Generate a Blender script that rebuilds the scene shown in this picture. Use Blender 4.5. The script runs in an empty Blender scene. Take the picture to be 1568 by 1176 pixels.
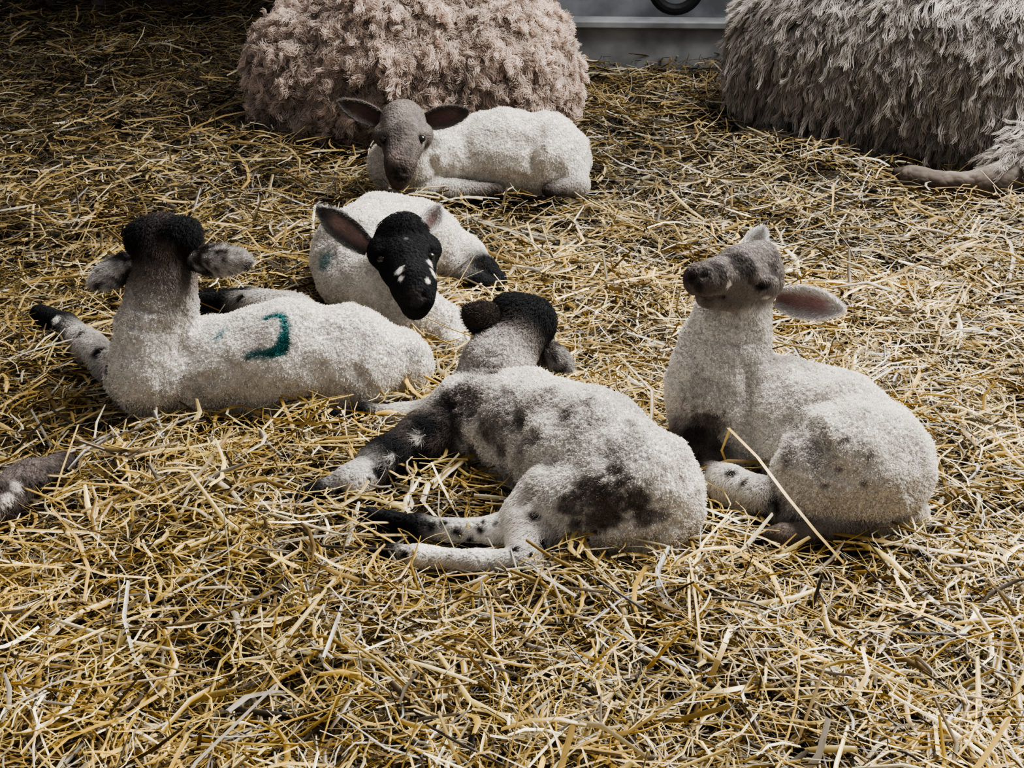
import bpy, math, random, bmesh
import numpy as np
from mathutils import Vector, noise
from mathutils.bvhtree import BVHTree
rng=np.random.default_rng(7); random.seed(7)
scene=bpy.context.scene
# ---------------------------------------------------------------- survey helpers
F=2000.0; PITCH=math.radians(25); CH=1.0
cc,ss=math.cos(PITCH),math.sin(PITCH)
def ray(px,py):
    u=(px-784)/F; v=(py-588)/F
    return np.array([u,cc-v*ss,-ss-v*cc])
C0=np.array([0,0,CH])
def P(px,py,Y):
    r=ray(px,py); return C0+r*(Y/r[1])
def Zp(px,py,z=0.0):
    r=ray(px,py); return C0+r*((z-CH)/r[2])
def J(px,py,rp,Y=None):
    r=ray(px,py)
    if Y is None: Y=-0.85
    if Y<0:
        t=CH/(-Y*rp/F-r[2])
    else: t=Y/r[1]
    return C0+r*t, rp*t/F
# ---------------------------------------------------------------- materials
def newmat(name):
    m=bpy.data.materials.new(name); m.use_nodes=True
    nt=m.node_tree; b=nt.nodes['Principled BSDF']; return m,nt,b
def attr_mat(name,rough=.85,bump=0,scale=200,spec=.2,sheen=0,varscale=0):
    m,nt,b=newmat(name)
    a=nt.nodes.new('ShaderNodeAttribute'); a.attribute_name='col'
    out=a.outputs['Color']
    if varscale:
        n=nt.nodes.new('ShaderNodeTexNoise'); n.inputs['Scale'].default_value=varscale; n.inputs['Detail'].default_value=4
        tc=nt.nodes.new('ShaderNodeTexCoord'); nt.links.new(tc.outputs['Object'],n.inputs['Vector'])
        mr=nt.nodes.new('ShaderNodeMapRange'); mr.inputs['From Min'].default_value=.3; mr.inputs['From Max'].default_value=.7
        mr.inputs['To Min'].default_value=.65; mr.inputs['To Max'].default_value=1.1
        nt.links.new(n.outputs['Fac'],mr.inputs['Value'])
        mx=nt.nodes.new('ShaderNodeVectorMath'); mx.operation='SCALE'
        nt.links.new(out,mx.inputs[0]); nt.links.new(mr.outputs[0],mx.inputs['Scale']); out=mx.outputs[0]
    nt.links.new(out,b.inputs['Base Color'])
    b.inputs['Roughness'].default_value=rough; b.inputs['Specular IOR Level'].default_value=spec
    b.inputs['Sheen Weight'].default_value=sheen
    if bump:
        tc=nt.nodes.new('ShaderNodeTexCoord')
        n=nt.nodes.new('ShaderNodeTexVoronoi'); n.inputs['Scale'].default_value=scale
        nt.links.new(tc.outputs['Object'],n.inputs['Vector'])
        bp=nt.nodes.new('ShaderNodeBump'); bp.inputs['Strength'].default_value=bump; bp.inputs['Distance'].default_value=.004
        bp.invert=True
        nt.links.new(n.outputs['Distance'],bp.inputs['Height']); nt.links.new(bp.outputs[0],b.inputs['Normal'])
    return m
M_SKIN=attr_mat('lamb_wool_base',.9,.8,170,.1,0.0,60)
M_HAIR=attr_mat('wool_fibre',.8,0,0,.15,.0)
M_FLEECE=attr_mat('ewe_fleece_base',.95,.8,60,.05,0,20)
M_EAR=attr_mat('ear_skin',.7,0,0,.3,.0)
M_STRAW=attr_mat('straw',.40,0,0,.45,0)
def simple(name,col,rough=.5,metal=0,nscale=0,amt=.3,bump=0):
    m,nt,b=newmat(name)
    b.inputs['Roughness'].default_value=rough; b.inputs['Metallic'].default_value=metal
    tc=nt.nodes.new('ShaderNodeTexCoord'); n=nt.nodes.new('ShaderNodeTexNoise')
    n.inputs['Scale'].default_value=nscale or 5; n.inputs['Detail'].default_value=6
    nt.links.new(tc.outputs['Object'],n.inputs['Vector'])
    r=nt.nodes.new('ShaderNodeValToRGB')
    r.color_ramp.elements[0].position=.3; r.color_ramp.elements[1].position=.7
    r.color_ramp.elements[0].color=(*[c*(1-amt) for c in col],1); r.color_ramp.elements[1].color=(*[min(1,c*(1+amt)) for c in col],1)
    nt.links.new(n.outputs['Fac'],r.inputs['Fac']); nt.links.new(r.outputs['Color'],b.inputs['Base Color'])
    if bump:
        bp=nt.nodes.new('ShaderNodeBump'); bp.inputs['Strength'].default_value=bump; bp.inputs['Distance'].default_value=.02
        nt.links.new(n.outputs['Fac'],bp.inputs['Height']); nt.links.new(bp.outputs[0],b.inputs['Normal'])
    return m
M_EYE=simple('eye_gloss',(.01,.008,.006),.08)
M_METAL=simple('galvanised_metal',(.30,.31,.32),.5,.35,9,.35,.1)
M_FLOOR=simple('soiled_bedding_floor',(.045,.034,.018),.95,0,30,.5,.6)
M_WALL=simple('concrete_wall',(.16,.155,.15),.9,0,4,.3,.3)
M_DARK=simple('black_rubber',(.015,.015,.016),.6,0,20,.3)
# ---------------------------------------------------------------- mesh utils
def mesh_np(name,V,faces,mat,col=None,smooth=True,parent=None):
    """faces: (n,4) or (n,3) int array"""
    me=bpy.data.meshes.new(name); V=np.asarray(V,dtype=np.float32); faces=np.asarray(faces,dtype=np.int32)
    n,k=faces.shape
    me.vertices.add(len(V)); me.vertices.foreach_set('co',V.ravel())
    me.loops.add(n*k); me.loops.foreach_set('vertex_index',faces.ravel())
    me.polygons.add(n); me.polygons.foreach_set('loop_start',np.arange(0,n*k,k,dtype=np.int32))
    me.polygons.foreach_set('use_smooth',np.full(n,smooth))
    me.update(calc_edges=True)
    if col is not None:
        a=me.attributes.new('col','FLOAT_COLOR','POINT')
        c=np.ones((len(V),4),dtype=np.float32); c[:,:3]=col; a.data.foreach_set('color',c.ravel())
    me.materials.append(mat)
    ob=bpy.data.objects.new(name,me); scene.collection.objects.link(ob)
    if parent: ob.parent=parent
    return ob
def hair_np(name,pts,rad,col,mat,parent=None):
    """pts (N,m,3) rad (N,m) col (N,m,3)"""
    N,m,_=pts.shape
    hc=bpy.data.hair_curves.new(name); hc.add_curves([m]*N)
    pa=hc.attributes.get('position') or hc.attributes.new('position','FLOAT_VECTOR','POINT')
    pa.data.foreach_set('vector',pts.astype(np.float32).ravel())
    ra=hc.attributes.get('radius') or hc.attributes.new('radius','FLOAT','POINT')
    ra.data.foreach_set('value',rad.astype(np.float32).ravel())
    ca=hc.attributes.new('col','FLOAT_COLOR','POINT')
    c=np.ones((N,m,4),dtype=np.float32); c[...,:3]=col; ca.data.foreach_set('color',c.ravel())
    hc.materials.append(mat)
    ob=bpy.data.objects.new(name,hc); scene.collection.objects.link(ob)
    if parent: ob.parent=parent
    return ob
def nrm(a): return a/np.maximum(np.linalg.norm(a,axis=-1,keepdims=True),1e-9)
_b=bmesh.new(); bmesh.ops.create_icosphere(_b,subdivisions=3,radius=1)
ICO_V=np.array([v.co[:] for v in _b.verts]); ICO_F=np.array([[v.index for v in f.verts] for f in _b.faces]); _b.free()
# colours
W=(.83,.785,.72); WG=(.55,.515,.47); G=(.19,.166,.15); GB=(.12,.10,.09); K=(.010,.010,.011); B=(.050,.040,.036); T=(.24,.20,.17)
ALL=[]   # all cones for straw clearing
def vnoise(V,s,off=0):
    return np.array([noise.noise(Vector((v[0]*s+off,v[1]*s,v[2]*s))) for v in V])
def vcell(V,s):
    return np.array([noise.voronoi(Vector(v)*s)[0][0] for v in V])
def vfeat(V,s):
    return np.array([noise.voronoi(Vector(v)*s)[1][0][:] for v in V])/s
def sample(V,tris,n,w=None):
    A=V[tris[:,0]];Bv=V[tris[:,1]];Cv=V[tris[:,2]]
    cr=np.cross(Bv-A,Cv-A); ar=np.linalg.norm(cr,axis=1)
    pr=ar*(w[tris].mean(1) if w is not None else 1); pr=pr/pr.sum()
    idx=rng.choice(len(tris),n,p=pr)
    r1=np.sqrt(rng.random(n)); r2=rng.random(n)
    bc=np.stack([1-r1,r1*(1-r2),r1*r2],1)
    t=tris[idx]; p=(V[t]*bc[...,None]).sum(1)
    return p,t,bc,nrm(cr[idx])
def tang(n):
    a=np.where(np.abs(n[:,2:3])<.9,np.array([[0,0,1.]]),np.array([[1.,0,0]]))
    t1=nrm(np.cross(n,a)); return t1,np.cross(n,t1)
def line(pts,rp,c,soft=.3,n=4):
    out=[]
    for (x0,y0),(x1,y1) in zip(pts[:-1],pts[1:]):
        for s in np.linspace(0,1,n,endpoint=False): out.append((x0+(x1-x0)*s,y0+(y1-y0)*s,rp,c,soft))
    return out
def dline(pts,rp,amt,n=5):
    return [(a,b,rp,amt) for a,b,_,_,_ in line(pts,1,None,0,n)]
def build_animal(name,chains,patches=(),ears=(),eyes=(),dents=(),voxel=.0038,hair_n=80000,fleece=None,wnoise=.0025,comb=(0,0,-1),legw=1.0):
    root=bpy.data.objects.new(name,None); scene.collection.objects.link(root)
    cones=[]; SV=[];SF=[];off=0
    for k,pts in chains:
        js=[(*J(*p[:4]),np.array(p[4]),p[5]) for p in pts]
        if len(js)==1: js=js*2
        for a,b in zip(js[:-1],js[1:]):
            cones.append((a,b,k))
            L=np.linalg.norm(b[0]-a[0]); n=max(1,int(L/(min(a[1],b[1])*.35))+1)
            for i in range(n+1):
                s=i/n; c=a[0]*(1-s)+b[0]*s; r=a[1]*(1-s)+b[1]*s
                SV.append(ICO_V*r+c); SF.append(ICO_F+off); off+=len(ICO_V)
    ALL.extend([(a[0],a[1],b[0],b[1]) for a,b,k in cones])
    ctr=cones[0][0][0].copy(); root.location=(ctr[0],ctr[1],0)
    tmp=mesh_np('tmp',np.concatenate(SV),np.concatenate(SF),M_SKIN)
    md=tmp.modifiers.new('r','REMESH'); md.mode='VOXEL'; md.voxel_size=voxel
    dg=bpy.context.evaluated_depsgraph_get(); me=tmp.evaluated_get(dg).to_mesh()
    V=np.empty(len(me.vertices)*3); me.vertices.foreach_get('co',V); V=V.reshape(-1,3)
    Q=np.array([list(p.vertices) for p in me.polygons if len(p.vertices)==4]); 
    Ed=np.empty(len(me.edges)*2,dtype=np.int64); me.edges.foreach_get('vertices',Ed); Ed=Ed.reshape(-1,2)
    bpy.data.objects.remove(tmp)
    def cd(p,a,b):
        ba=b[0]-a[0]; q=max(ba@ba,1e-12); h=np.clip(((p-a[0])@ba)/q,0,1)
        return np.linalg.norm(p-a[0]-h[:,None]*ba,axis=1)-(a[1]+(b[1]-a[1])*h),h
    def sdf(p):
        d=None
        for a,b,k in cones:
            di,_=cd(p,a,b)
            if d is None: d=di
            else:
                h=np.clip(.5+.5*(di-d)/k,0,1); d=di*(1-h)+d*h-k*h*(1-h)
        return d
    e=.001
    def grad(p):
        return nrm(np.stack([sdf(p+np.eye(3)[i]*e)-sdf(p-np.eye(3)[i]*e) for i in range(3)],1))
    for it in range(3): V=V-grad(V)*(sdf(V)*.9)[:,None]
    deg=np.zeros(len(V)); np.add.at(deg,Ed.ravel(),1); deg=np.maximum(deg,1)
    def smooth(V,its):
        for it in range(its):
            s=np.zeros_like(V); np.add.at(s,Ed[:,0],V[Ed[:,1]]); np.add.at(s,Ed[:,1],V[Ed[:,0]])
            V=V*.5+.5*s/deg[:,None]
        return V
    V=smooth(V,3); N=grad(V)
    col=np.zeros((len(V),3)); wl=np.zeros(len(V)); ws=np.zeros(len(V))
    for a,b,k in cones:
        d,h=cd(V,a,b); w=np.exp(-np.clip(d+.02,0,1)/.006)
        col+=w[:,None]*(a[2]*(1-h[:,None])+b[2]*h[:,None]); wl+=w*(a[3]*(1-h)+b[3]*h); ws+=w
    col/=ws[:,None]; wl/=ws
    n1=vnoise(V,28,3.1); n2=vnoise(V,110,9.7)
    n3=1-2*np.abs(vnoise(V*np.array([1,.6,1]),17,5.5))  # soft skin folds
    V=V+N*((n1*wnoise*1.6+n2*wnoise*.6+ (n3*.005 if fleece is None else 0))*np.clip(wl,0.0,1))[:,None]
    if fleece is not None and fleece[7]:
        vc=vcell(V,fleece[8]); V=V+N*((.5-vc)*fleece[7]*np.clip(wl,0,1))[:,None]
        col=col*np.clip(1.25-vc*.8,.35,1.2)[:,None]  # crevices between fleece cells darkened: their shade is put into the colour
    bvh=BVHTree.FromPolygons([Vector(v) for v in V],[list(q) for q in Q])
    def hit(px,py):
        r=ray(px,py); h=bvh.ray_cast(Vector(C0),Vector(r).normalized())
        return (np.array(h[0]),np.array(h[1])) if h[0] is not None else (None,None)
    disp=np.zeros_like(V)
    for (px,py,rp,amt) in dents:
        h,n=hit(px,py)
        if h is None: continue
        t=(h-C0)@np.array([0,cc,-ss]); r=rp*t/F
        d=np.linalg.norm(V-h,axis=1); w=np.exp(-(d/r)**2)
        disp+=n*(w*amt*t/F)[:,None]
    V=V+disp
    for (px,py,rp,c,soft) in patches:
        h,_=hit(px,py)
        if h is None: continue
        t=(h-C0)@np.array([0,cc,-ss]); r=rp*t/F
        am=.95 if rp>4 else .15
        d=np.linalg.norm(V-h,axis=1)+ (n1*.45+n2*.5)*r*am
        w=np.clip((r*(1+soft)-d)/(r*(soft*2+.05)),0,1); w=w*w*(3-2*w)
        if fleece is None and rp>4: w=w*np.where(wl>.5,.85,1.0)
        col=col*(1-w[:,None])+np.array(c)*w[:,None]
    col=col*(1+.10*n2[:,None])
    o=np.array(root.location)
    body=mesh_np('body',V-o,Q,M_SKIN if fleece is None else M_FLEECE,col*(.75 if fleece is None else .6),True,root)
    tris=np.concatenate([Q[:,[0,1,2]],Q[:,[0,2,3]]])
    zmask=(V[:,2]>-.01).astype(float)
    if fleece is None:
        p,t,bc,n=sample(V,tris,hair_n,zmask)
        n=nrm((N[t]*bc[...,None]).sum(1)); c=(col[t]*bc[...,None]).sum(1); w=(wl[t]*bc).sum(1)
        t1,t2=tang(n); m=5; s=np.linspace(0,1,m)
        ph=rng.random(hair_n)*6.28; dr=rng.choice([-1,1],hair_n)
        Lw=.0036*(.7+.6*rng.random(hair_n)); R=.0011
        ang=ph[:,None]+dr[:,None]*s[None]*4.5
        fp=vfeat(p,165)-p; fp=fp-(fp*n).sum(1,keepdims=True)*n; fd=np.linalg.norm(fp,axis=1)
        Lw=Lw*np.clip(1.45-fd*230,.35,1.4)     # tufts: long in the middle, short between
        wool=p[:,None]+n[:,None]*(Lw[:,None]*s[None])[...,None]+fp[:,None]*(.5*s**1.5)[None,:,None]+R*((np.cos(ang)-np.cos(ph)[:,None])[...,None]*t1[:,None]+(np.sin(ang)-np.sin(ph)[:,None])[...,None]*t2[:,None])
        cb=np.array(comb,dtype=float)+rng.normal(0,.35,(hair_n,3)); cb=nrm(cb-(cb*n).sum(1,keepdims=True)*n)
        face=w<.16
        Ls=np.where(face,.0038,.010*legw)*(.6+.8*rng.random(hair_n))
        st=p[:,None]+cb[:,None]*(Ls[:,None]*s[None])[...,None]+n[:,None]*(np.where(face,.0009,.0035)[:,None]*np.sin(s*2.2)[None])[:,:,None]
        ww=np.clip(w,0,1)[:,None,None]; pts=wool*ww+st*(1-ww)
        rad=(.00045*(1-.6*s))[None]*np.ones((hair_n,1))*(.5+.5*w[:,None])
        sh=np.where(w>.5,np.clip(1.15-fd*150,.55,1.12),1.0)  # shade between tufts painted into the fibre colour
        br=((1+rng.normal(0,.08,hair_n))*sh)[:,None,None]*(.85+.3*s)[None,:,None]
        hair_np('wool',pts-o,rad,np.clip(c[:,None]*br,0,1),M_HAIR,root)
    else:
        nc,hp,L,dn,R,A,om=fleece[:7]
        p,t,bc,n=sample(V,tris,nc,zmask*(wl>.5)+1e-6)
        n=nrm((N[t]*bc[...,None]).sum(1)); c=(col[t]*bc[...,None]).sum(1)
        down=np.array([0,0,-1.]); d=nrm(n*(1-dn)+down*dn+rng.normal(0,fleece[9],(nc,3)))
        d=nrm(d+n*np.clip(.12-(d*n).sum(1,keepdims=True),0,1))
        t1,t2=tang(d); m=8; s=np.linspace(0,1,m)
        Lc=L*(.4+1.1*rng.random(nc)); ph=rng.random(nc)*6.28; A_=A*(.4+1.2*rng.random(nc))
        ang=ph[:,None]+(om*rng.uniform(.5,1.2,nc)*rng.choice([-1,1],nc))[:,None]*s[None]
        core=p[:,None]+d[:,None]*(Lc[:,None]*s)[...,None]+(A_[:,None]*s[None]**.6)[...,None]*(np.cos(ang)[...,None]*t1[:,None]+np.sin(ang)[...,None]*t2[:,None])
        n1_,n2_=tang(n)
        oa=rng.random((nc,hp))*6.28; orr=R*rng.uniform(.5,1.4,(nc,1))*np.sqrt(rng.random((nc,hp)))
        offv=(np.cos(oa)*orr)[...,None]*n1_[:,None]+(np.sin(oa)*orr)[...,None]*n2_[:,None]
        wob=rng.normal(0,.0015,(nc,hp,m,3))*s[None,None,:,None]
        pts=core[:,None]+offv[:,:,None]*(1-fleece[10]*s)[None,None,:,None]+rng.normal(0,.0028,(nc,hp,1,3))*s[None,None,:,None]+wob
        pts=pts.reshape(nc*hp,m,3)
        rad=np.broadcast_to((.0008*(1-.5*s))[None],(nc*hp,m))
        cb=(1+rng.normal(0,fleece[11],nc))[:,None]*(1+rng.normal(0,.12,(nc,hp)))
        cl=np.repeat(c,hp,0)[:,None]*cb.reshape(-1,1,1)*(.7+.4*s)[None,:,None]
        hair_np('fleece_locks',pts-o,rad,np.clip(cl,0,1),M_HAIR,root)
    # ears
    for i,(b0,b1,Yb,Yt,hw,opn,cin,cout,cedge,curl) in enumerate(ears):
        pb=P(*b0,Yb); pt=P(*b1,Yt); L=np.linalg.norm(pt-pb); a=(pt-pb)/L
        oo=np.array(opn,float); oo=oo-(oo@a)*a; oo/=np.linalg.norm(oo); sd=np.cross(a,oo)
        hwm=hw*Yb/F*1.05; nu,nv=20,13
        u=np.linspace(0,1,nu)[:,None]; v=np.linspace(-1,1,nv)[None]
        wu=hwm*np.sin(np.pi*np.clip(.13+.87*u**1.05,0,1))**.62
        wu[-1]=hwm*.05
        def layer(th):
            return (pb+a*(L*u)[...,None]+sd*(wu*v)[...,None]
              +oo*(-.95*wu*(1-v**2)*(1-.45*u)-th*(1-v**4)*np.sin(np.pi*(.1+.9*u)) - curl*L*(u**2)*(np.ones_like(v)) )[...,None]).reshape(-1,3)
        Vi=layer(0); Vo=layer(.006)
        q=[]
        for x in range(nu-1):
            for y in range(nv-1):
                q.append([x*nv+y,x*nv+y+1,(x+1)*nv+y+1,(x+1)*nv+y])
        q=np.array(q)
        ew=(np.clip((np.abs(v)-.35)/.4,0,1)*np.ones_like(u)); ew=np.maximum(ew,np.clip((u-.66)/.16,0,1)*np.ones_like(v)).reshape(-1,1)
        en=np.array([noise.noise(Vector(z)*90) for z in Vi])[:,None]
        ci=np.array(cin)*(1-ew)+np.array(cedge)*ew; ew2=np.clip(np.clip((u-.25)/.4,0,1)*np.ones_like(v).reshape(1,-1)+0,0,1).reshape(-1,1)
        ew2=np.clip(ew2+en*2.2,0,1)
        co=np.array(cout)*(1-ew2)+np.array(cedge)*ew2
        Vv=np.concatenate([Vi,Vo]); Fq=np.concatenate([q,q[:,::-1]+len(Vi)]); cv=np.concatenate([ci,co])
        eo=mesh_np('ear_%d'%(i+1),Vv-o,Fq,M_EAR,cv,True,root)
        tr=np.concatenate([Fq[:,[0,1,2]],Fq[:,[0,2,3]]]); nh=9000
        p,t,bc,n=sample(Vv,tr,nh)
        isin=(t[:,0]<len(Vi)); n=np.where(((n@oo)>0)[:,None]==isin[:,None],n,-n)
        c=(cv[t]*bc[...,None]).sum(1); s=np.linspace(0,1,4)
        L2=np.where(isin,.006,.007)*(.5+rng.random(nh))
        dd=nrm(a+n*.45+rng.normal(0,.3,(nh,3)))
        pts=p[:,None]+dd[:,None]*(L2[:,None]*s)[...,None]
        hair_np('ear_fur_%d'%(i+1),pts-o,np.broadcast_to((.0004*(1-.6*s))[None],(nh,4)),np.clip(c[:,None]*(1+rng.normal(0,.15,(nh,1,1))),0,1)*np.ones((1,4,1)),M_HAIR,root)
    for i,(px,py,rp,sq) in enumerate(eyes):
        h,n=hit(px,py)
        if h is None: continue
        t=(h-C0)@np.array([0,cc,-ss]); r=rp*t/F
        ev=ICO_V*r; ev[:,2]*=sq
        mesh_np('eye_%d'%(i+1),ev+h-n*r*.3-o,ICO_F,M_EYE,None,True,root)
    return root
TEAL=(.015,.13,.13)
PK=(.50,.30,.27)
# ---------------------------------------------------------------- LAMB C (left, seen from behind, teal mark)
teal=line([(404,488),(420,484),(436,482)],5.5,TEAL,.8)+line([(430,484),(437,500),(435,520),(430,536)],8.5,TEAL,.7)+line([(430,534),(420,541),(398,542),(374,547)],7.5,TEAL,.7)+line([(330,520),(350,500)],5,(.3,.42,.42),.6)
build_animal('lamb',[
 (.02,[(238,575,60,None,W,1),(330,563,72,None,W,1),(440,550,84,None,W,1),(535,552,76,None,W,1),(605,558,54,None,W,1)]),
 (.03,[(215,580,48,None,WG,1)]),
 (.03,[(232,570,60,2.02,W,1),(238,505,50,2.05,W,1),(246,462,43,2.06,WG,1),(249,430,40,2.07,(.2,.165,.145),.6),(251,392,42,2.08,B,.3)]),
 (.014,[(222,366,30,2.08,K,.5)]),(.014,[(278,364,31,2.08,K,.5)]),(.014,[(250,362,34,2.10,B,.5)]),
 (.02,[(250,385,40,2.12,B,.2),(248,400,26,2.22,K,0),(247,412,20,2.27,K,0)]),
 (.01,[(180,570,26,-1.2,WG,.6),(140,535,23,-1.4,WG,.2),(100,500,20,-1.5,K,.1),(62,482,16,-1.5,K,0)]),
 (.01,[(298,462,14,-2.6,K,0),(350,464,17,-2.8,K,.1),(410,470,22,-3,WG,.5),(450,480,30,-2,W,1)]),
 (.01,[(310,452,10,-2.6,K,0),(380,455,14,-2.8,K,.1),(430,470,20,-3,W,.5)]),
],patches=teal+[(110,505,10,WG,.3),(150,540,12,K,.3),(125,512,8,K,.4),(165,565,11,K,.3),(85,490,7,W,.4),(138,522,7,W,.4),(370,455,8,K,.4),(252,385,14,(.11,.085,.07),.6),(640,545,14,WG,.7),(300,600,20,(.6,.56,.5),.9)],
 dents=dline([(285,480),(275,540),(240,600)],10,-5)+dline([(205,470),(235,478),(280,465)],6,-3)+dline([(200,500),(240,510),(285,495)],6,-2.5)+dline([(560,500),(545,560),(580,610)],10,-4),
 ears=[((214,396),(143,442),2.08,2.05,25,(.2,.6,-.4),PK,(.06,.05,.045),(.60,.57,.54),.15),
       ((286,395),(396,406),2.08,2.03,25,(-.1,.8,-.5),PK,(.06,.05,.045),(.58,.55,.52),.12)])
# ---------------------------------------------------------------- LAMB B (black face, behind)
build_animal('lamb',[
 (.02,[(552,392,74,None,W,1),(590,370,68,None,W,1),(640,368,58,None,W,1),(668,380,46,None,W,1)]),
 (.03,[(545,425,55,None,W,1),(600,440,50,2.42,W,1),(608,408,44,2.44,W,.6)]),
 (.02,[(600,455,48,None,W,1),(650,490,40,None,W,1),(688,505,28,None,W,.8),(700,528,18,-1,W,.4)]),
 (.014,[(617,374,45,2.38,K,.15),(624,405,41,2.32,K,.1),(633,436,33,2.25,K,0),(637,454,29,2.225,K,0)]),
 (.012,[(588,386,26,2.345,K,.1)]),(.012,[(653,382,23,2.35,K,.1)]),
 (.012,[(618,354,28,2.37,K,.3)]),
 (.008,[(636,470,20,2.225,K,0)]),
 (.01,[(680,378,36,None,W,1),(715,392,26,-1,W,.5),(740,415,20,-1.2,K,.2),(764,430,13,-1.2,K,0)]),
 (.01,[(700,410,20,-1,WG,.5),(735,435,15,-1.1,K,.1),(760,440,12,-1.1,K,0)]),
],patches=[(611,415,9,W,.25),(614,426,5,W,.3),(658,403,8,W,.3),(663,417,8,W,.3),(655,430,5,W,.4),(573,418,14,W,.4),(562,400,11,W,.4),(586,436,13,W,.4),(600,452,10,W,.4),(498,400,14,(.2,.34,.34),.6),
   (638,454,14,(.035,.03,.03),.5),(622,365,3,(.12,.12,.12),.5)]+line([(620,470),(637,475),(655,468)],2.8,(.002,.002,.002),.4),
 dents=[(583,398,10,-6),(661,392,9,-5),(580,385,8,5),(661,379,8,4),(583,407,7,3)]+dline([(620,470),(637,475),(655,468)],3.5,-3.5)+[(626,454,5,-6),(649,452,5,-6)]+dline([(620,380),(630,425)],8,1.5)+dline([(500,440),(530,470),(560,490)],8,-3),
 ears=[((566,382),(487,319),2.36,2.36,21,(.25,-1,.1),(.45,.31,.28),(.5,.47,.44),(.10,.095,.09),.0),
       ((652,354),(673,316),2.37,2.42,15,(.2,-1,.3),(.4,.3,.28),W,(.5,.47,.45),.0)],
 eyes=[(583,397,8,.75),(661,391,7,.75)],voxel=.0034)
# ---------------------------------------------------------------- LAMB A (back, grey-brown face)
build_animal('lamb',[
 (.02,[(685,238,52,None,W,1),(770,232,60,None,W,1),(835,236,58,None,W,1),(862,245,42,None,WG,1)]),
 (.03,[(680,235,45,3.4,W,1),(630,235,42,3.33,W,1),(612,255,46,None,W,1)]),
 (.013,[(617,188,35,3.30,G,.15),(617,218,31,3.22,G,.1),(613,250,23,3.16,GB,0),(611,264,20,3.15,GB,0)]),
 (.01,[(590,207,19,3.27,G,.1)]),(.01,[(645,207,19,3.27,G,.1)]),
 (.006,[(610,278,13,3.15,GB,0)]),
 (.01,[(858,245,48,None,W,1),(885,282,16,-1,WG,.3),(840,292,10,-1,B,0)]),
 (.01,[(640,285,18,None,W,.5),(690,290,14,None,WG,.3),(760,292,11,-1,B,0)]),
],patches=[(603,238,12,(.20,.155,.14),.6),(612,268,14,(.045,.038,.036),.5),(617,162,14,(.24,.21,.185),.6),(617,195,20,(.105,.09,.082),.7),(590,214,9,(.06,.05,.047),.5),(645,212,9,(.06,.05,.047),.5),(625,232,10,(.085,.073,.067),.6)]
   +line([(600,274),(611,277),(622,274)],2,(.01,.01,.01),.4),
 dents=[(586,214,8,-4.5),(647,212,8,-4.5),(584,204,7,3.5),(649,202,7,3.5),(604,264,4,-4),(619,264,4,-4)]+dline([(600,275),(611,278),(622,275)],3,-2.5)+dline([(617,195),(614,240)],6,1.5)+dline([(835,195),(812,225),(815,262)],9,-6)+dline([(668,200),(660,240),(672,275)],9,-6),
 ears=[((592,188),(518,156),3.3,3.3,15,(.1,-1,.1),(.24,.16,.14),(.2,.17,.15),(.12,.105,.095),.0),
       ((644,188),(718,170),3.3,3.3,16,(-.1,-1,.1),(.27,.17,.15),(.2,.17,.15),(.12,.105,.095),.0)],
 eyes=[(586,214,7,.85),(647,212,7,.85)],hair_n=60000)
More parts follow.
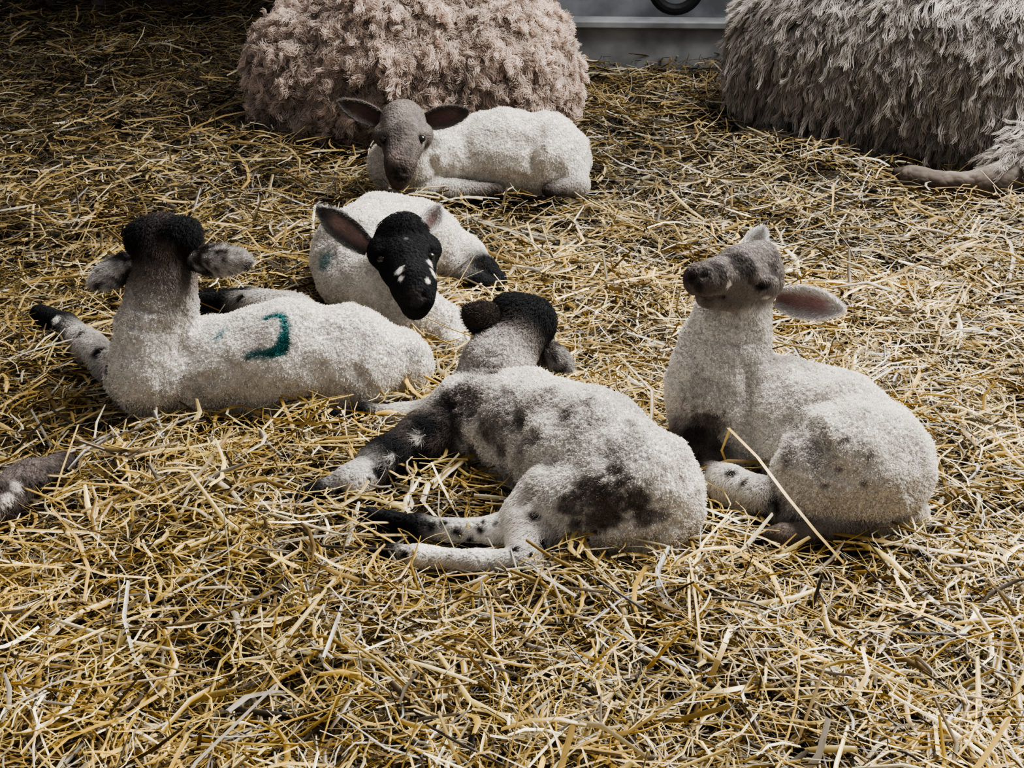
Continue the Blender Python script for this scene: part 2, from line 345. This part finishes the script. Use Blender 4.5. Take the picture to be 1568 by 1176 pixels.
# ---------------------------------------------------------------- LAMB D (centre, spotted)
DB=(.10,.078,.068); DG=(.24,.21,.19)
build_animal('lamb',[
 (.02,[(728,635,64,None,W,1),(805,655,82,None,W,1),(895,700,98,None,W,1),(975,755,96,None,W,1),(990,775,78,None,W,1)]),
 (.03,[(735,610,54,None,WG,1),(762,560,42,1.97,WG,1),(782,525,37,2.02,GB,.6),(800,498,42,2.05,K,.4)]),
 (.015,[(786,486,36,2.05,K,.5),(815,492,34,2.06,K,.5)]),
 (.015,[(808,505,38,2.09,K,.2),(815,525,26,2.18,K,0),(818,537,18,2.22,K,0)]),
 (.02,[(930,775,78,-.9,W,1),(850,770,52,-1.3,W,.7),(812,795,38,-1.2,W,.3),(806,850,25,-1.1,W,.2)]),
 (.01,[(800,862,22,-1.1,WG,.1),(730,860,17,-1.3,W,.1),(660,853,15,-1.3,W,.1),(640,852,17,-1.3,W,0),(605,848,14,-1.3,K,0),(572,846,11,-1.2,K,0)]),
 (.01,[(850,800,36,-1.2,WG,.3),(760,812,21,-1.4,W,.1),(690,812,16,-1.5,WG,.1),(640,806,18,-1.5,K,0),(600,798,14,-1.5,K,0),(563,788,12,-1.4,K,0)]),
 (.02,[(705,650,52,None,WG,.9),(655,672,40,-1,GB,.3),(590,705,29,-1.2,K,.2),(540,738,24,-1.3,WG,.1),(490,756,16,-1.3,K,0),(440,768,12,-1.2,K,0)]),
 (.01,[(680,640,34,None,GB,.6),(620,636,15,-2.2,W,.2),(560,632,14,-2.2,K,0),(515,638,12,-2,K,0)]),
 (.01,[(1010,820,14,-1.6,WG,.6),(930,855,10,-1.2,WG,.6)]),
],patches=[(760,640,36,DG,.8),(820,615,28,(.33,.295,.26),.9),(720,620,34,(.15,.128,.115),.7),(900,640,30,(.36,.33,.30),.9),(800,690,26,(.32,.29,.26),.9),(960,680,26,(.42,.39,.36),.9),(745,570,26,(.16,.14,.128),.8),(780,730,22,(.36,.32,.3),.9),
  (875,775,24,DB,.4),(905,755,26,DB,.4),(940,765,30,DB,.4),(975,765,26,DB,.4),(905,795,22,DB,.5),(945,718,16,DB,.5),(960,735,14,DB,.5),(985,795,18,DB,.5),(880,800,14,DB,.5),(930,790,24,DB,.5),(1010,790,12,(.25,.22,.2),.6),(925,775,14,(.17,.14,.12),.8),
  (1042,735,8,(.2,.17,.15),.8),(698,600,22,GB,.6),(680,620,18,B,.6),(755,572,10,DB,.7),(838,600,12,DG,.9),(795,645,14,(.15,.13,.115),.9),(900,618,12,DG,.9),(870,632,11,(.18,.155,.14),.9),(965,648,11,DG,.9),(745,660,16,(.15,.13,.115),.8),(820,670,11,DG,.9),(770,690,12,(.15,.13,.115),.9),
  (690,650,32,B,.5),(650,650,24,K,.4),(725,690,14,GB,.6),(680,700,20,B,.5),(640,690,20,K,.4),(610,690,20,K,.3),(580,720,14,K,.3),(655,735,10,GB,.5),(600,725,10,K,.3),(530,728,8,W,.3),(545,748,9,W,.4),(520,755,7,K,.4),(565,735,6,K,.4),(600,700,6,WG,.4),(560,712,6,WG,.4),(640,670,8,WG,.5),
  (700,815,10,K,.4),(735,810,10,K,.5),(680,800,7,K,.5),(720,826,8,K,.5),(660,806,10,K,.5),(760,800,8,K,.5),(795,875,15,K,.4),(830,880,13,K,.4),(830,830,12,K,.4),(790,840,8,K,.4),(820,790,8,K,.5),(812,850,8,K,.5),(500,752,9,K,.4),(650,800,10,K,.4),(740,800,6,K,.4),(690,850,5,GB,.5),(620,850,10,K,.4)],
 dents=dline([(850,700),(820,750),(790,780)],12,-4)+dline([(1035,800),(1000,825),(930,850)],8,-5)+dline([(700,700),(760,755)],12,-4)+dline([(770,600),(800,640),(790,690)],12,-3),
 ears=[((770,505),(706,466),2.04,2.0,28,(.1,.9,-.3),PK,(.085,.07,.06),(.075,.062,.055),.1),
       ((820,525),(874,570),2.06,2.02,21,(-.3,.8,-.6),PK,(.06,.05,.045),(.35,.33,.31),.1)],
 hair_n=110000,comb=(-.6,0,-.6),legw=1.5)
# ---------------------------------------------------------------- LAMB E (right, head up)
DK=(.045,.038,.035); BLK=(.006,.005,.005)
build_animal('lamb',[
 (.02,[(1105,618,80,None,W,1),(1190,635,84,None,W,1),(1275,672,96,None,W,1),(1330,712,94,None,W,1)]),
 (.03,[(1102,590,76,1.90,W,1),(1108,540,62,1.91,W,1),(1120,490,48,1.91,W,.8),(1138,445,44,1.91,WG,.4)]),
 (.010,[(1156,420,43,1.92,G,.15),(1125,418,34,1.86,G,.1),(1095,423,26,1.82,G,0),(1072,428,26,1.79,GB,0)]),
 (.008,[(1128,448,30,1.88,G,.1),(1084,453,19,1.82,G,0)]),
 (.008,[(1128,398,22,1.87,G,.1),(1165,394,26,1.92,G,.1)]),
 (.008,[(1170,436,22,1.87,G,.1)]),
 (.02,[(1300,715,98,-.95,W,1),(1262,735,76,-.95,W,1),(1225,765,42,-.9,W,.6)]),
 (.01,[(1225,785,30,-1,B,.3),(1165,765,30,-1.2,WG,.3),(1115,742,26,-1.3,W,.2),(1085,722,18,-1.3,B,.1)]),
 (.01,[(1400,785,18,-1.5,W,.3),(1320,808,15,-2,T,.1),(1240,815,14,-2,T,.1),(1200,819,16,-1.9,T,0),(1165,822,12,-1.7,B,0)]),
 (.015,[(1070,640,42,-1.4,WG,.6),(1062,672,30,-1.4,GB,.3),(1090,705,20,-1.3,B,.1),(1130,712,16,-1.2,WG,0)]),
],patches=[(1245,690,28,(.42,.39,.36),.9),(1205,700,20,(.27,.24,.22),.9),(1215,670,16,(.40,.36,.34),.9),(1262,742,6,G,.9),(1330,700,6,G,.9),(1322,742,5,G,.9),(1285,720,5,DG,.9),(1295,675,5,DG,.9),
   (1070,600,30,(.50,.47,.44),.9),(1060,640,24,(.34,.3,.28),.8),
   (1130,398,22,DK,.5),(1100,412,16,DK,.5),(1150,412,18,DK,.5),(1185,415,16,DK,.5),(1082,416,13,DK,.5),(1150,488,20,W,.5),(1110,486,12,W,.6),
   (1116,436,6.5,W,.3),(1174,455,6,WG,.4),(1164,436,10,DK,.4),(1165,373,9,(.22,.20,.185),.6),(1187,392,8,(.13,.115,.105),.6),(1140,432,6,(.2,.175,.16),.5),
   (1058,424,11,DK,.4),(1070,440,9,DK,.5),(1085,464,12,(.13,.115,.105),.5),(1115,468,12,(.17,.15,.135),.5),
   (1190,770,16,B,.5),(1140,740,8,B,.5),(1165,790,16,B,.4),(1090,650,24,GB,.6),(1060,665,18,B,.5),(1120,725,8,K,.5)]
   +line([(1052,442),(1066,451),(1088,457),(1112,454)],3.2,BLK,.4,7)+line([(1148,431),(1157,438),(1168,440),(1180,434)],3.2,BLK,.4,6)+[(1060,423,3.6,BLK,.4),(1057,426,3,BLK,.4),(1076,422,3.2,BLK,.4)],
 dents=dline([(1052,442),(1066,451),(1088,457),(1112,454)],4.5,-3.0,4)+[(1060,424,5,-6),(1077,422,5,-5)]+dline([(1148,431),(1157,438),(1168,440),(1180,434)],4.5,-3,4)+[(1164,429,9,5),(1164,447,7,3),(1130,392,9,3)]+dline([(1090,520),(1130,530),(1170,515)],7,-3)+dline([(1150,560),(1145,620),(1150,690)],14,-7)+dline([(1185,660),(1230,620),(1300,605)],10,-4),
 ears=[((1186,456),(1290,474),1.92,1.88,25,(-.1,-1,.25),(.50,.33,.31),WG,(.66,.63,.60),.0),
       ((1146,390),(1169,350),1.93,1.97,15,(-.3,-1,.1),WG,WG,(.6,.58,.56),.0)],
 eyes=[],hair_n=120000,voxel=.0032)
# ---------------------------------------------------------------- lamb mostly outside left edge
build_animal('lamb',[
 (.02,[(-290,760,84,None,W,1),(-200,770,88,None,W,1),(-120,775,70,None,W,1)]),
 (.02,[(-290,740,60,1.72,W,1),(-320,640,44,1.75,W,.6),(-330,590,40,1.78,K,.2),(-350,610,26,1.70,K,0)]),
 (.01,[(-80,800,42,None,W,.6),(0,762,30,-1.3,GB,.3),(45,732,25,-1.5,GB,.2),(98,708,17,-1.6,B,0)]),
],patches=[(40,742,14,B,.4),(75,720,12,B,.4),(10,765,10,W,.4),(25,745,8,WG,.4),(60,745,10,K,.4),(0,745,12,B,.4)],
 ears=[((-360,590),(-420,600),1.78,1.76,20,(0,-1,.2),PK,WG,B,0),((-300,590),(-240,600),1.78,1.76,20,(0,-1,.2),PK,WG,B,0)],hair_n=30000)
# ---------------------------------------------------------------- EWES
F1=(.63,.515,.44); F2=(.40,.365,.33)
# fleece: n_locks, hairs, length, down, radius, curl amp, curl turns, cell amp, cell scale, jitter, taper, lock variation
build_animal('ewe',[
 (.06,[(505,110,116,4.1,F1,1),(620,95,152,4.1,F1,1),(735,102,136,4.1,F1,1),(775,125,98,4.1,F1,1)]),
 (.05,[(560,0,70,4.5,F1,1),(530,-40,48,4.75,F1,.9),(515,-40,36,4.9,G,0),(505,-20,22,5.02,G,0)]),
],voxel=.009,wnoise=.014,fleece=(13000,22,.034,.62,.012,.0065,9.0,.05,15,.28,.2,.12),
 ears=[((495,-50),(440,-50),4.9,4.9,18,(0,1,.2),PK,G,G,0),((535,-50),(590,-50),4.9,4.9,18,(0,1,.2),PK,G,G,0)])
build_animal('ewe',[
 (.06,[(1245,72,118,4.15,F2,1),(1330,72,158,4.05,F2,1),(1450,82,176,3.9,F2,1),(1580,105,185,3.75,F2,1),(1690,120,140,3.65,F2,1)]),
 (.05,[(1760,60,80,3.6,F2,1),(1810,0,55,3.5,F2,.9),(1830,-10,45,3.4,G,0),(1840,30,26,3.25,G,0)]),
 (.04,[(1610,180,80,3.6,F2,1),(1590,250,44,-1.1,F2,1),(1520,280,22,-1.3,T,0),(1440,278,13,-1.6,T,0),(1400,272,15,-1.6,T,0),(1375,266,12,-1.6,B,0)]),
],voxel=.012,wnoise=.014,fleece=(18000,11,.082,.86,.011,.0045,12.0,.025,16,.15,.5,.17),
 ears=[((1800,-30),(1750,-30),3.45,3.45,20,(0,-1,.2),PK,G,G,0),((1860,-30),(1910,-30),3.45,3.45,20,(0,-1,.2),PK,G,G,0)])
# standing ewe in the far left corner (legs reach into view)
build_animal('ewe',[
 (.06,[(60,-190,75,6.3,F2,1),(160,-195,80,6.3,F2,1),(260,-190,75,6.3,F2,1)]),
 (.05,[(30,-220,45,6.3,F2,1),(-20,-260,30,6.3,G,0),(-50,-245,18,6.3,G,0)]),
 (.02,[(75,-140,26,6.3,F2,.4),(80,-60,11,6.3,G,0),(78,8,9,6.3,G,0)]),
 (.02,[(140,-140,26,6.2,F2,.4),(148,-60,13,6.2,G,0),(150,18,11,6.15,G,0)]),
 (.02,[(250,-140,28,6.4,F2,.4),(262,-60,13,6.4,G,0),(255,5,10,6.4,G,0)]),
],voxel=.02,wnoise=.014,fleece=(1500,20,.07,.7,.016,.006,6.0,0,1,.25,.6,.1))
# ---------------------------------------------------------------- STRAW BEDDING
def hf(x,y):
    return .014*np.sin(x*3.1+y*1.3)+.013*np.sin(x*7.3-y*5.1+1)+.010*np.sin(x*13+y*11+2)+.007*np.sin(x*29-y*17)
def straws(N,ylo,yhi,lmu,wmu,pw,side=.55):
    y=ylo+(yhi-ylo)*rng.random(N)**pw
    x=(rng.random(N)*2-1)*(y*.47+side)
    L=np.clip(rng.lognormal(math.log(lmu),.6,N),.012,.32); w=np.clip(rng.lognormal(math.log(wmu),.5,N)*np.clip(.6+L*5,.6,1.5),.0005,.0042)
    base=hf(x,y); zr=rng.random(N)**2.1; z=base-.045+.082*zr
    tilt=rng.normal(0,.24,N)+ (rng.random(N)<.08)*rng.normal(0,.45,N)
    dm=np.full(N,9.)
    for a,ra,b,rb in ALL:
        if min(a[2]-ra,b[2]-rb)>.06: continue
        ax=a[:2]; ba=b[:2]-ax; q=max(ba@ba,1e-9)
        h=np.clip(((x-ax[0])*ba[0]+(y-ax[1])*ba[1])/q,0,1)
        dm=np.minimum(dm,np.hypot(x-ax[0]-h*ba[0],y-ax[1]-h*ba[1])-(ra+(rb-ra)*h))
    near=dm<.012; z=np.where(near,base-.05,z); tilt=np.where(near|(dm<.05),tilt*.35,tilt)
    keep=dm>-.06; x,y,z,L,w,tilt,zr=[q[keep] for q in (x,y,z,L,w,tilt,zr)]; N=len(x)
    az=rng.random(N)*2*np.pi
    d=np.stack([np.cos(az)*np.cos(tilt),np.sin(az)*np.cos(tilt),np.sin(tilt)],1)
    sdv=np.stack([-np.sin(az),np.cos(az),np.zeros(N)],1); up=np.cross(d,sdv)
    roll=rng.normal(0,.6,N)[:,None]; wv=sdv*np.cos(roll)+up*np.sin(roll); wn=-sdv*np.sin(roll)+up*np.cos(roll)
    m=4; s=np.linspace(-.5,.5,m)
    bend=rng.normal(0,.16,N)*L; bz=rng.normal(0,.07,N)*L
    kink=(rng.random(N)<.25)*rng.normal(0,.35,N)*L
    c=np.stack([x,y,z],1)
    ctr=c[:,None]+d[:,None]*(L[:,None]*s)[...,None]+sdv[:,None]*(bend[:,None]*(s**2*4-.5)+kink[:,None]*np.clip(s,0,1))[...,None]+up[:,None]*(bz[:,None]*(s**2*4-.5))[...,None]
    ws_=(w[:,None]*np.array([.8,1,1,.6])[None])[...,None]
    wd=ws_*wv[:,None]; arch=ws_*wn[:,None]*rng.uniform(.3,.9,N)[:,None,None]
    V=np.stack([ctr-wd,ctr+arch,ctr+wd],2).reshape(-1,3)
    bi=(np.arange(N)*3*m)[:,None,None]; q=np.array([[3*i+j,3*i+j+1,3*i+j+4,3*i+j+3] for i in range(m-1) for j in (0,1)])[None]
    Fq=(bi+q).reshape(-1,4)
    pal=np.array([(.50,.315,.055),(.61,.44,.135),(.76,.65,.39),(.31,.195,.045),(.14,.092,.034),(.36,.31,.23),(.055,.04,.022)])
    pr=np.array([.26,.20,.10,.18,.12,.05,.09])
    ci=pal[rng.choice(len(pal),N,p=pr)]*rng.uniform(.55,1.15,(N,1))
    depth=zr[:,None]  # low straws coloured darker: shade in the gaps of the pile painted in
    far=np.clip((y-1.35)/2.3,0,1)[:,None]  # distant straw gets dimmer light painted into its colour, plus a greyer tone
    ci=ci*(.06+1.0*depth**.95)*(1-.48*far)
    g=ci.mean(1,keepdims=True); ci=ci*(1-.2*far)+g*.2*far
    pn=(np.sin(x*2.3+1)*np.sin(y*3.1)+np.sin(x*5.1+y*4.2)*.5)[:,None]
    ci=ci*(1+.2*pn)
    return V,Fq,np.repeat(np.clip(ci,0,1),3*m,0)
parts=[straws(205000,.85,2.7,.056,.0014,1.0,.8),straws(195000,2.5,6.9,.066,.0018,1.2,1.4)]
# individual long straws that stand out
hero=[([(180,705,.03),(260,690,.05),(340,676,.05),(440,672,.03)],.004),([(1115,655,.10),(1160,700,.12),(1205,760,.10),(1250,815,.07),(1292,862,.02)],.0045),
 ([(1118,655,.10),(1105,690,.06),(1115,715,.03)],.004),([(1120,960,.05),(1100,1010,.06),(1085,1045,.03)],.007),([(1080,1062,.03),(1110,1058,.05),(1150,1050,.03)],.006),
 ([(620,1010,.04),(660,1040,.06),(700,1075,.03)],.004),([(790,1075,.03),(830,1110,.05),(900,1118,.03)],.004),([(350,796,.02),(400,800,.04),(470,800,.02)],.004),
 ([(400,1010,.05),(430,1050,.05),(480,1090,.02)],.003),([(1000,915,.03),(960,890,.03),(880,870,.04),(840,880,.03)],.003),
 ([(940,990,.08),(950,1050,.06),(850,1130,.04),(800,1160,.02)],.003),([(1300,1080,.03),(1330,1030,.06),(1320,990,.05)],.005),([(325,700,.02),(335,740,.04)],.004),
 ([(100,860,.04),(160,880,.05),(230,885,.03)],.003),([(1370,880,.03),(1400,930,.04)],.005),([(80,770,.02),(95,720,.06),(120,650,.05)],.003),([(960,580,.06),(975,610,.03)],.004)]
hv=[];hq=[];hcn=[];o_=0
for pts,w in hero:
    p=np.array([Zp(a,b,c) for a,b,c in pts]); 
    t=np.gradient(p,axis=0); sd=nrm(np.cross(t,np.array([0,-.5,1.]))) 
    V=np.stack([p-sd*w*.5,p+sd*w*.5],1).reshape(-1,3); n=len(p)
    hv.append(V); hq.append(np.array([[2*i,2*i+1,2*i+3,2*i+2] for i in range(n-1)])+o_); o_+=len(V)
    hcn.append(np.tile(np.array([.62,.43,.14])*random.uniform(.8,1.1),(len(V),1)))
parts.append((np.concatenate(hv),np.concatenate(hq),np.concatenate(hcn)))
V=[];Q=[];Cn=[];o_=0
for a,b,c in parts: V.append(a);Q.append(b+o_);Cn.append(c);o_+=len(a)
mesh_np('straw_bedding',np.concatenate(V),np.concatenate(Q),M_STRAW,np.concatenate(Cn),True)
# floor under the straw
gx=np.linspace(-6,6,161); gy=np.linspace(-1.5,8,121); X,Yg=np.meshgrid(gx,gy)
Zg=hf(X,Yg)-.045
Vf=np.stack([X,Yg,Zg],-1).reshape(-1,3); nx=len(gx)
q=np.array([[j*nx+i,j*nx+i+1,(j+1)*nx+i+1,(j+1)*nx+i] for j in range(len(gy)-1) for i in range(nx-1)])
mesh_np('floor',Vf,q,M_FLOOR)
# ---------------------------------------------------------------- walls
def box_bm(bm,c,s):
    r=bmesh.ops.create_cube(bm,size=1); bmesh.ops.scale(bm,vec=s,verts=r['verts']); bmesh.ops.translate(bm,vec=c,verts=r['verts'])
def bm_obj(name,bm,mat,bev=0,parent=None):
    me=bpy.data.meshes.new(name); bm.to_mesh(me); bm.free(); me.materials.append(mat)
    ob=bpy.data.objects.new(name,me); scene.collection.objects.link(ob)
    if bev: b=ob.modifiers.new('b','BEVEL'); b.width=bev; b.segments=2
    if parent: ob.parent=parent
    return ob
bm=bmesh.new(); box_bm(bm,(0,8.1,1.4),(12,.2,3.0))
for i in range(13): box_bm(bm,(-5.8+i*.96,7.97,1.4),(.08,.08,3.0))
bm_obj('wall_back',bm,M_WALL)
bm=bmesh.new(); box_bm(bm,(-6.1,3.3,1.4),(.2,9.6,3.0)); bm_obj('wall_left',bm,M_WALL)
# ---------------------------------------------------------------- galvanised feed trough
prof=[(-.02,-.05),(-.02,.15),(-.05,.15),(-.05,.175),(.0,.185),(.05,.17),(.10,.02),(.32,.02),(.37,.24),(.37,.27),(.42,.27),(.42,.24),(.40,.22),(.40,-.05)]
bm=bmesh.new(); Lx=3.4; rings=[]
for x in (-Lx/2,Lx/2): rings.append([bm.verts.new((x,a,b)) for a,b in prof])
n=len(prof)
for i in range(n): bm.faces.new([rings[0][i],rings[0][(i+1)%n],rings[1][(i+1)%n],rings[1][i]])
bm.faces.new(rings[0]); bm.faces.new(rings[1][::-1])
for x in (-.9,0,.9): box_bm(bm,(x,-.03,.06),(.04,.03,.18))
bmesh.ops.recalc_face_normals(bm,faces=bm.faces)
tr=bm_obj('feed_trough',bm,M_METAL,.004); tr.location=(1.0,4.95,0); tr.rotation_euler=(0,0,math.radians(-3))
bm=bmesh.new()
R1,r1=.09,.022
vs=[[bm.verts.new((math.cos(a)*(R1+r1*math.cos(b)),r1*math.sin(b),math.sin(a)*(R1+r1*math.cos(b)))) for b in np.linspace(0,2*np.pi,10,endpoint=False)] for a in np.linspace(0,2*np.pi,28,endpoint=False)]
for i in range(28):
    for j in range(10): bm.faces.new([vs[i][j],vs[(i+1)%28][j],vs[(i+1)%28][(j+1)%10],vs[i][(j+1)%10]])
bmesh.ops.recalc_face_normals(bm,faces=bm.faces)
rg=bm_obj('rubber_bucket_ring',bm,M_DARK); rg.location=P(1036,-22,5.2); 
# ---------------------------------------------------------------- lights
def area(name,loc,tgt,size,en,col,spread=180):
    l=bpy.data.lights.new(name,'AREA'); l.shape='RECTANGLE'; l.size=size[0]; l.size_y=size[1]; l.energy=en; l.color=col; l.spread=math.radians(spread)
    o=bpy.data.objects.new(name,l); scene.collection.objects.link(o); o.location=loc
    o.rotation_euler=(Vector(tgt)-Vector(loc)).to_track_quat('-Z','Y').to_euler(); return o
area('barn_opening_light',(1.9,3.2,2.8),(.45,1.25,0),(2.5,1.8),385,(1,.98,.95),130)
w=bpy.data.worlds.new('World'); scene.world=w; w.use_nodes=True
bg=w.node_tree.nodes['Background']; bg.inputs[0].default_value=(.94,.95,1,1); bg.inputs[1].default_value=.42
scene.view_settings.look='AgX - Medium High Contrast'
# ---------------------------------------------------------------- camera
cam=bpy.data.cameras.new('camera'); cam.sensor_width=36; cam.lens=36*F/1568
co=bpy.data.objects.new('camera',cam); scene.collection.objects.link(co)
co.location=(0,0,CH); co.rotation_euler=(math.pi/2-PITCH,0,0); cam.clip_start=.05
scene.camera=co
